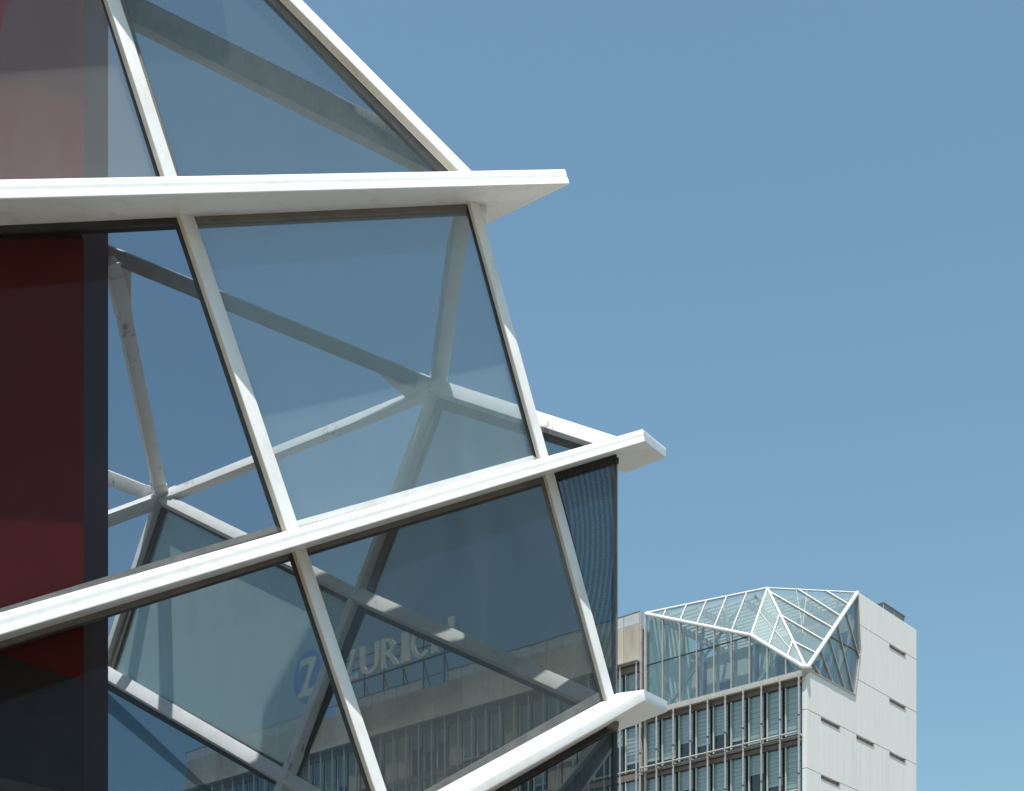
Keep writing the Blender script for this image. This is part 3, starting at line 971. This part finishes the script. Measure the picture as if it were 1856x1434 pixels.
for s in range(3):
    zt_ = 34.26 - s * ST if s == 0 else 30.76 - (s - 1) * ST
    zb_ = 31.32 - s * ST
    h = zt_ - zb_
    for k in range(-1, 9):
        l0 = post_l[k] + 0.05 if k >= 0 else 0.06
        w = 1.16 if k >= 0 else 0.22
        if k < 0:
            continue
        window(tower, l0, zt_, h, drop=random.choice((0.42, 0.62, 0.76, 0.80, 0.84, 0.88, 0.92, 0.985)))
    # brown fascia, shelf and rail, one length per bay
    for k in range(9):
        l0, l1 = post_l[k], post_l[k + 1]
        top = 34.62 if s == 0 else 31.0 - (s - 1) * ST
        box('fascia_board', 0.0, 0.14, l0 + 0.01, l1 - 0.01, zt_ + 0.003, top - 0.004, M['brownsteel'], tower)
        tube('rail', [(-0.42, l0 + 0.05, zb_ + 0.02), (-0.42, l1 - 0.05, zb_ + 0.02)], 0.055, M['rail'], tower, 8)
        box('light_shelf', -0.40, 0.02, l0 + 0.04, l1 - 0.04, zb_ - 0.22, zb_ - 0.19, M['steel'], tower)
        if s == 0:
            box('gutter', -0.42, -0.17, l0 + 0.03, l1 - 0.03, 34.55, 34.68, M['rail'], tower)
for k, l in enumerate(post_l):
    tube('post', [(-0.38, l, 0), (-0.38, l, 34.75)], 0.060, M['steel'], tower, 10)
    for s in range(3):
        zb_ = 31.32 - s * ST
        box('bracket', -0.46, 0.05, l - 0.03, l + 0.03, zb_ - 0.16, zb_ - 0.05, M['rail'], tower)
        box('bracket', -0.45, 0.05, l - 0.025, l + 0.025, zb_ + 2.98, zb_ + 3.08, M['brownsteel'], tower)
        tube('collar', [(-0.38, l, zb_ + 0.95), (-0.38, l, zb_ + 1.02)], 0.078, M['darkframe'], tower, 8)
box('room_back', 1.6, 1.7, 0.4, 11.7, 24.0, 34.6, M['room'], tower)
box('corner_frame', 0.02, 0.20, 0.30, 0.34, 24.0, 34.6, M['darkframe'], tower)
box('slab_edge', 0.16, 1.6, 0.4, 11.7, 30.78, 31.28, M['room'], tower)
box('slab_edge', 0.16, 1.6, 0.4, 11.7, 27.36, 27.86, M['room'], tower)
# the letter seen on the inner wall
bm = bmesh.new()
lu = l_of(1411, 3.2); zu = z_of(1411, 1209, 3.2); hu = z_of(1411, 1190, 3.2) - zu
def ring_poly(cx, cz, ro, ri_, a0, a1, n=16):
    o = [(cx + ro[0] * math.cos(a0 + (a1 - a0) * i / n), cz + ro[1] * math.sin(a0 + (a1 - a0) * i / n)) for i in range(n + 1)]
    p = [(cx + ri_[0] * math.cos(a1 + (a0 - a1) * i / n), cz + ri_[1] * math.sin(a1 + (a0 - a1) * i / n)) for i in range(n + 1)]
    return o + p
def letter_polys(ch):
    if ch == 'Z': return [[(0.05, 1), (0.74, 1), (0.74, 0.93), (0.23, 0.11), (0.62, 0.11), (0.76, 0.2), (0.80, 0), (0, 0), (0, 0.06), (0.50, 0.89), (0.20, 0.89), (0.05, 0.80)]], 0.80
    if ch == 'U': return [[(-0.02, 1), (0.19, 1), (0.18, 0.36)] + [(0.40 + 0.22 * math.cos(a), 0.34 + 0.24 * math.sin(a)) for a in [math.pi + math.pi * i / 10 for i in range(1, 10)]] + [(0.62, 0.36), (0.61, 1), (0.80, 1), (0.78, 0.36)] + [(0.39 + 0.39 * math.cos(a), 0.35 + 0.36 * math.sin(a)) for a in [-math.pi * i / 12 for i in range(1, 12)]] + [(0.0, 0.36)]], 0.78
    if ch == 'R': return [[(-0.02, 0), (0.21, 0), (0.19, 0.5), (0.19, 1), (0, 1), (0, 0.5)], ring_poly(0.19, 0.71, (0.46, 0.29), (0.27, 0.17), math.pi / 2, -math.pi / 2), [(0.26, 0.47), (0.46, 0.50), (0.86, 0.0), (0.62, 0.0)]], 0.82
    if ch == 'I': return [[(-0.02, 0), (0.21, 0), (0.18, 0.5), (0.20, 1), (0, 1), (0.01, 0.5)]], 0.20
    if ch == 'C': return [ring_poly(0.5, 0.5, (0.5, 0.53), (0.31, 0.40), R(48), R(312), 26)], 0.85
    if ch == 'H': return [[(-0.02, 0), (0.20, 0), (0.18, 0.5), (0.20, 1), (-0.02, 1), (0, 0.5)], [(0.62, 0), (0.84, 0), (0.82, 0.5), (0.84, 1), (0.62, 1), (0.64, 0.5)], [(0.15, 0.46), (0.68, 0.46), (0.68, 0.59), (0.15, 0.59)]], 0.84
def letter(name, ch, r, l0, z0, w, h, mat, parent, th=0.12):
    """l0: its left end as read from the street (letters read towards smaller l)"""
    polys, cw = letter_polys(ch)
    bm = bmesh.new()
    for i, ps in enumerate(polys):
        pts = [Vector((r - i * 0.004, l0 - x / cw * w, z0 + z * h)) for x, z in ps]
        prism(bm, pts, Vector((th, 0, 0)))
    return finish(name, bm, mat, parent)
bm.free()
letter('inner_letter', 'U', 4.54, l_of(1404, 4.5), z_of(1411, 1209, 4.5), l_of(1404, 4.5) - l_of(1418, 4.5), 0.72, M['dark'], tower, 0.04)

# rooftop screen
rb = box('rooftop_screen', 0, 2.9, 0, 2.6, 0, 0.95, M['plant'])
rb.location = Vector((KX, KY, 0)) + uR * 11.0 + uL * 0.7 + Vector((0, 0, 41.45)); rb.rotation_euler = (0, 0, ANG)
tag(rb, 'grey blue screened box standing on the flat roof of the white tower', 'roof box')
box('screen_cap', -0.06, 2.96, -0.06, 2.66, 0.955, 1.02, M['brownsteel'], rb)
for x in (0.0, 1.45, 2.9):
    box('screen_post', x - 0.03, x + 0.03, -0.03, -0.003, 0.0, 0.95, M['steel'], rb)

# ================================================================ office wing behind the dark glass
wing = empty('office_wing', Vector((KX, KY, 0)) + uL * 11.95, ANG)
tag(wing, 'long beige office wing seen mostly through the dark pavilion glass', 'building')
WL = 57.24 - 11.95
bay = WL / 36.0
box('wing_wall', 1.7, 9.0, 0.06, WL, 0, 40.4, M['wallin'], wing)
box('end_wall', 0.05, 1.7, WL - 0.25, WL - 0.002, 0, 40.6, M['beige'], wing)
beige_kinds = [paint('beige_cladding_b', (0.46, 0.41, 0.335), (0.32, 0.27, 0.22), 0.75, 0.7, (2, 2, 0.35), (0.38, 0.75)), M['beige'], paint('beige_cladding_c', (0.53, 0.48, 0.40), (0.40, 0.34, 0.27), 0.75, 0.7, (2, 2, 0.35), (0.4, 0.8))]
pm = [box('parapet_panel', 0, 0.10, 0.012, bay - 0.012, 0, 2.36, m, wing) for m in beige_kinds]
rm = box('rail_panel', 0.02, 0.05, 0.05, bay - 0.05, 0, 0.70, M['frost'], wing)
fm = box('infill_panel', 0.06, 0.12, 0.06, bay - 0.06, 0, 2.94, M['beige'], wing)
first = {id(o): True for o in pm + [rm, fm]}
def put(o, loc, rot=None):
    if first.get(id(o)):
        first[id(o)] = False
    else:
        o2 = o.copy(); col.objects.link(o2); o = o2
    o.location = loc
    if rot: o.rotation_euler = rot
    return o
for k in range(36):
    l = k * bay
    put(random.choice(pm), (random.uniform(-0.012, 0.012), l, 38.32), (0, 0, random.uniform(-0.008, 0.008)))
    if k not in (13, 14, 22):
        put(rm, (0, l, 40.73))
for k in range(37):
    l = k * bay
    box('rail_post', 0.02, 0.06, l - 0.02, l + 0.02, 40.6, 41.46, M['steel'], wing)
    tube('post', [(-0.36, l, 24), (-0.36, l, 38.25)], 0.055, M['steel'], wing, 8)
pts = [(0.03, k * bay, 41.47 + random.uniform(-0.03, 0.03)) for k in range(37)]
for k in range(36):
    tube('handrail', [pts[k], pts[k + 1]], 0.035, M['brownsteel'], wing, 6)
for s in range(4):
    zt_ = 37.70 - s * ST
    zb_ = zt_ - 2.98
    for k in range(36):
        l = k * bay
        box('fascia_board', 0.02, 0.14, l + 0.01, l + bay - 0.01, zt_ + 0.003, zt_ + 0.40, M['brownsteel'], wing) if s == 0 or k % 1 == 0 else None
        if random.random() < (0.30 if k > 2 else 0.0):
            put(fm, (0.0, l, zb_ + 0.02))
        else:
            window(wing, l + 0.05, zt_, 2.94, w=1.16, drop=random.choice((0.35, 0.5, 0.8, 0.84, 0.97)))
        if k < 12:
            tube('rail', [(-0.40, l + 0.05, zb_ + 0.02), (-0.40, l + bay - 0.05, zb_ + 0.02)], 0.05, M['rail'], wing, 8)
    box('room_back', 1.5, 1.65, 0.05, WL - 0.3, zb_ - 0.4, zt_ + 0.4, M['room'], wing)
box('roof_slab', 0.12, 9.0, 0.0, WL, 40.42, 40.6, M['wallin'], wing)
box('canopy_board', -0.5, 0.0, -0.1, WL, 38.20, 38.28, M['rail'], wing)

# ================================================================ roof sign
sign = empty('roof_sign', Vector((KX, KY, 0)) + uL * 40.0 + uR * 1.0 + Vector((0, 0, 40.6)), ANG)
tag(sign, 'white ZURICH letters with blue round Z emblem on a steel frame above the beige wing', 'sign')
def sl(px): return l_of(px, 1.0) - 40.0
def sz(px, py): return z_of(px, py, 1.0) - 40.6
zb = sz(668, 1221)
hl = sz(668, 1168) - zb
for ch, x0, x1 in (('Z', 624, 646), ('U', 652, 686), ('R', 691, 721), ('I', 727, 740), ('C', 744, 775), ('H', 782, 822)):
    letter('letter', ch, 0.0, sl(x0), zb, sl(x0) - sl(x1), hl, M['letter'], sign, 0.22)
# emblem: blue disc with a white curved Z
le = sl(558); ze = sz(558, 1227)
re = (sl(533) - sl(584)) / 2
rz = 2.02
bm = bmesh.new()
prism(bm, [Vector((0, le + re * math.cos(2 * math.pi * i / 48), ze + rz * math.sin(2 * math.pi * i / 48))) for i in range(48)], Vector((0.25, 0, 0)))
emb = finish('emblem', bm, M['blue'], sign)
zp = [(-0.62, 0.20), (-0.50, 0.72), (0.55, 0.72), (0.62, 0.55), (0.40, 0.28), (0.16, -0.12), (-0.02, -0.42), (0.30, -0.46), (0.52, -0.40), (0.70, -0.22), (0.60, -0.72), (-0.60, -0.72), (-0.66, -0.60), (-0.36, -0.36), (-0.12, -0.02), (0.10, 0.46), (-0.28, 0.46), (-0.46, 0.38), (-0.56, 0.18)]
bm = bmesh.new()
prism(bm, [Vector((-0.03, le - x * re, ze + z * rz)) for x, z in zp], Vector((0.028, 0, 0)))
finish('emblem_letter', bm, M['letter'], emb)
l0, l1 = sl(610), sl(826)
for dz in (-0.14, 0.75, 1.55):
    tube('frame_rail', [(0.30, l0, zb + dz), (0.30, l1, zb + dz)], 0.055 if dz > 0 else 0.08, M['rust'], sign, 6)
n = 6
for i in range(n):
    l = l0 + (l1 - l0) * (i + 0.3) / n
    tube('frame_post', [(0.35, l, 0.0), (0.35, l, zb + 1.6)], 0.06, M['rust'], sign, 6)
    tube('frame_brace', [(0.35, l, zb - 0.15), (1.4, l - 0.1, 0.0)], 0.045, M['rust'], sign, 6)
    box('frame_shoe', 0.1, 0.6, l - 0.15, l + 0.15, 0.0, 0.08, M['rust'], sign)
tube('frame_post', [(0.35, le, 0.0), (0.35, le, ze)], 0.08, M['rust'], sign, 6)
tube('frame_post', [(0.35, le - 1.2, 0.0), (0.35, le - 1.2, ze)], 0.06, M['rust'], sign, 6)
# rack standing on the wing's roof
rk_l = l_of(425, 1.2)
rack = empty('roof_rack', Vector((KX, KY, 0)) + uL * rk_l + uR * 1.2 + Vector((0, 0, 40.6)), ANG)
tag(rack, 'small slanted steel rack on the wing roof left of the blue emblem', 'rack')
tube('rack_leg', [(0, 1.1, 0), (0, 1.5, 2.3)], 0.06, M['rail'], rack, 6)
tube('rack_leg', [(0, -1.2, 0), (0, 1.3, 2.1)], 0.05, M['rail'], rack, 6)
tube('rack_rail', [(0, 1.5, 2.2), (0, -1.9, 1.5)], 0.06, M['rail'], rack, 6)
tube('rack_leg', [(0, -1.8, 0), (0, -1.9, 1.5)], 0.05, M['rail'], rack, 6)
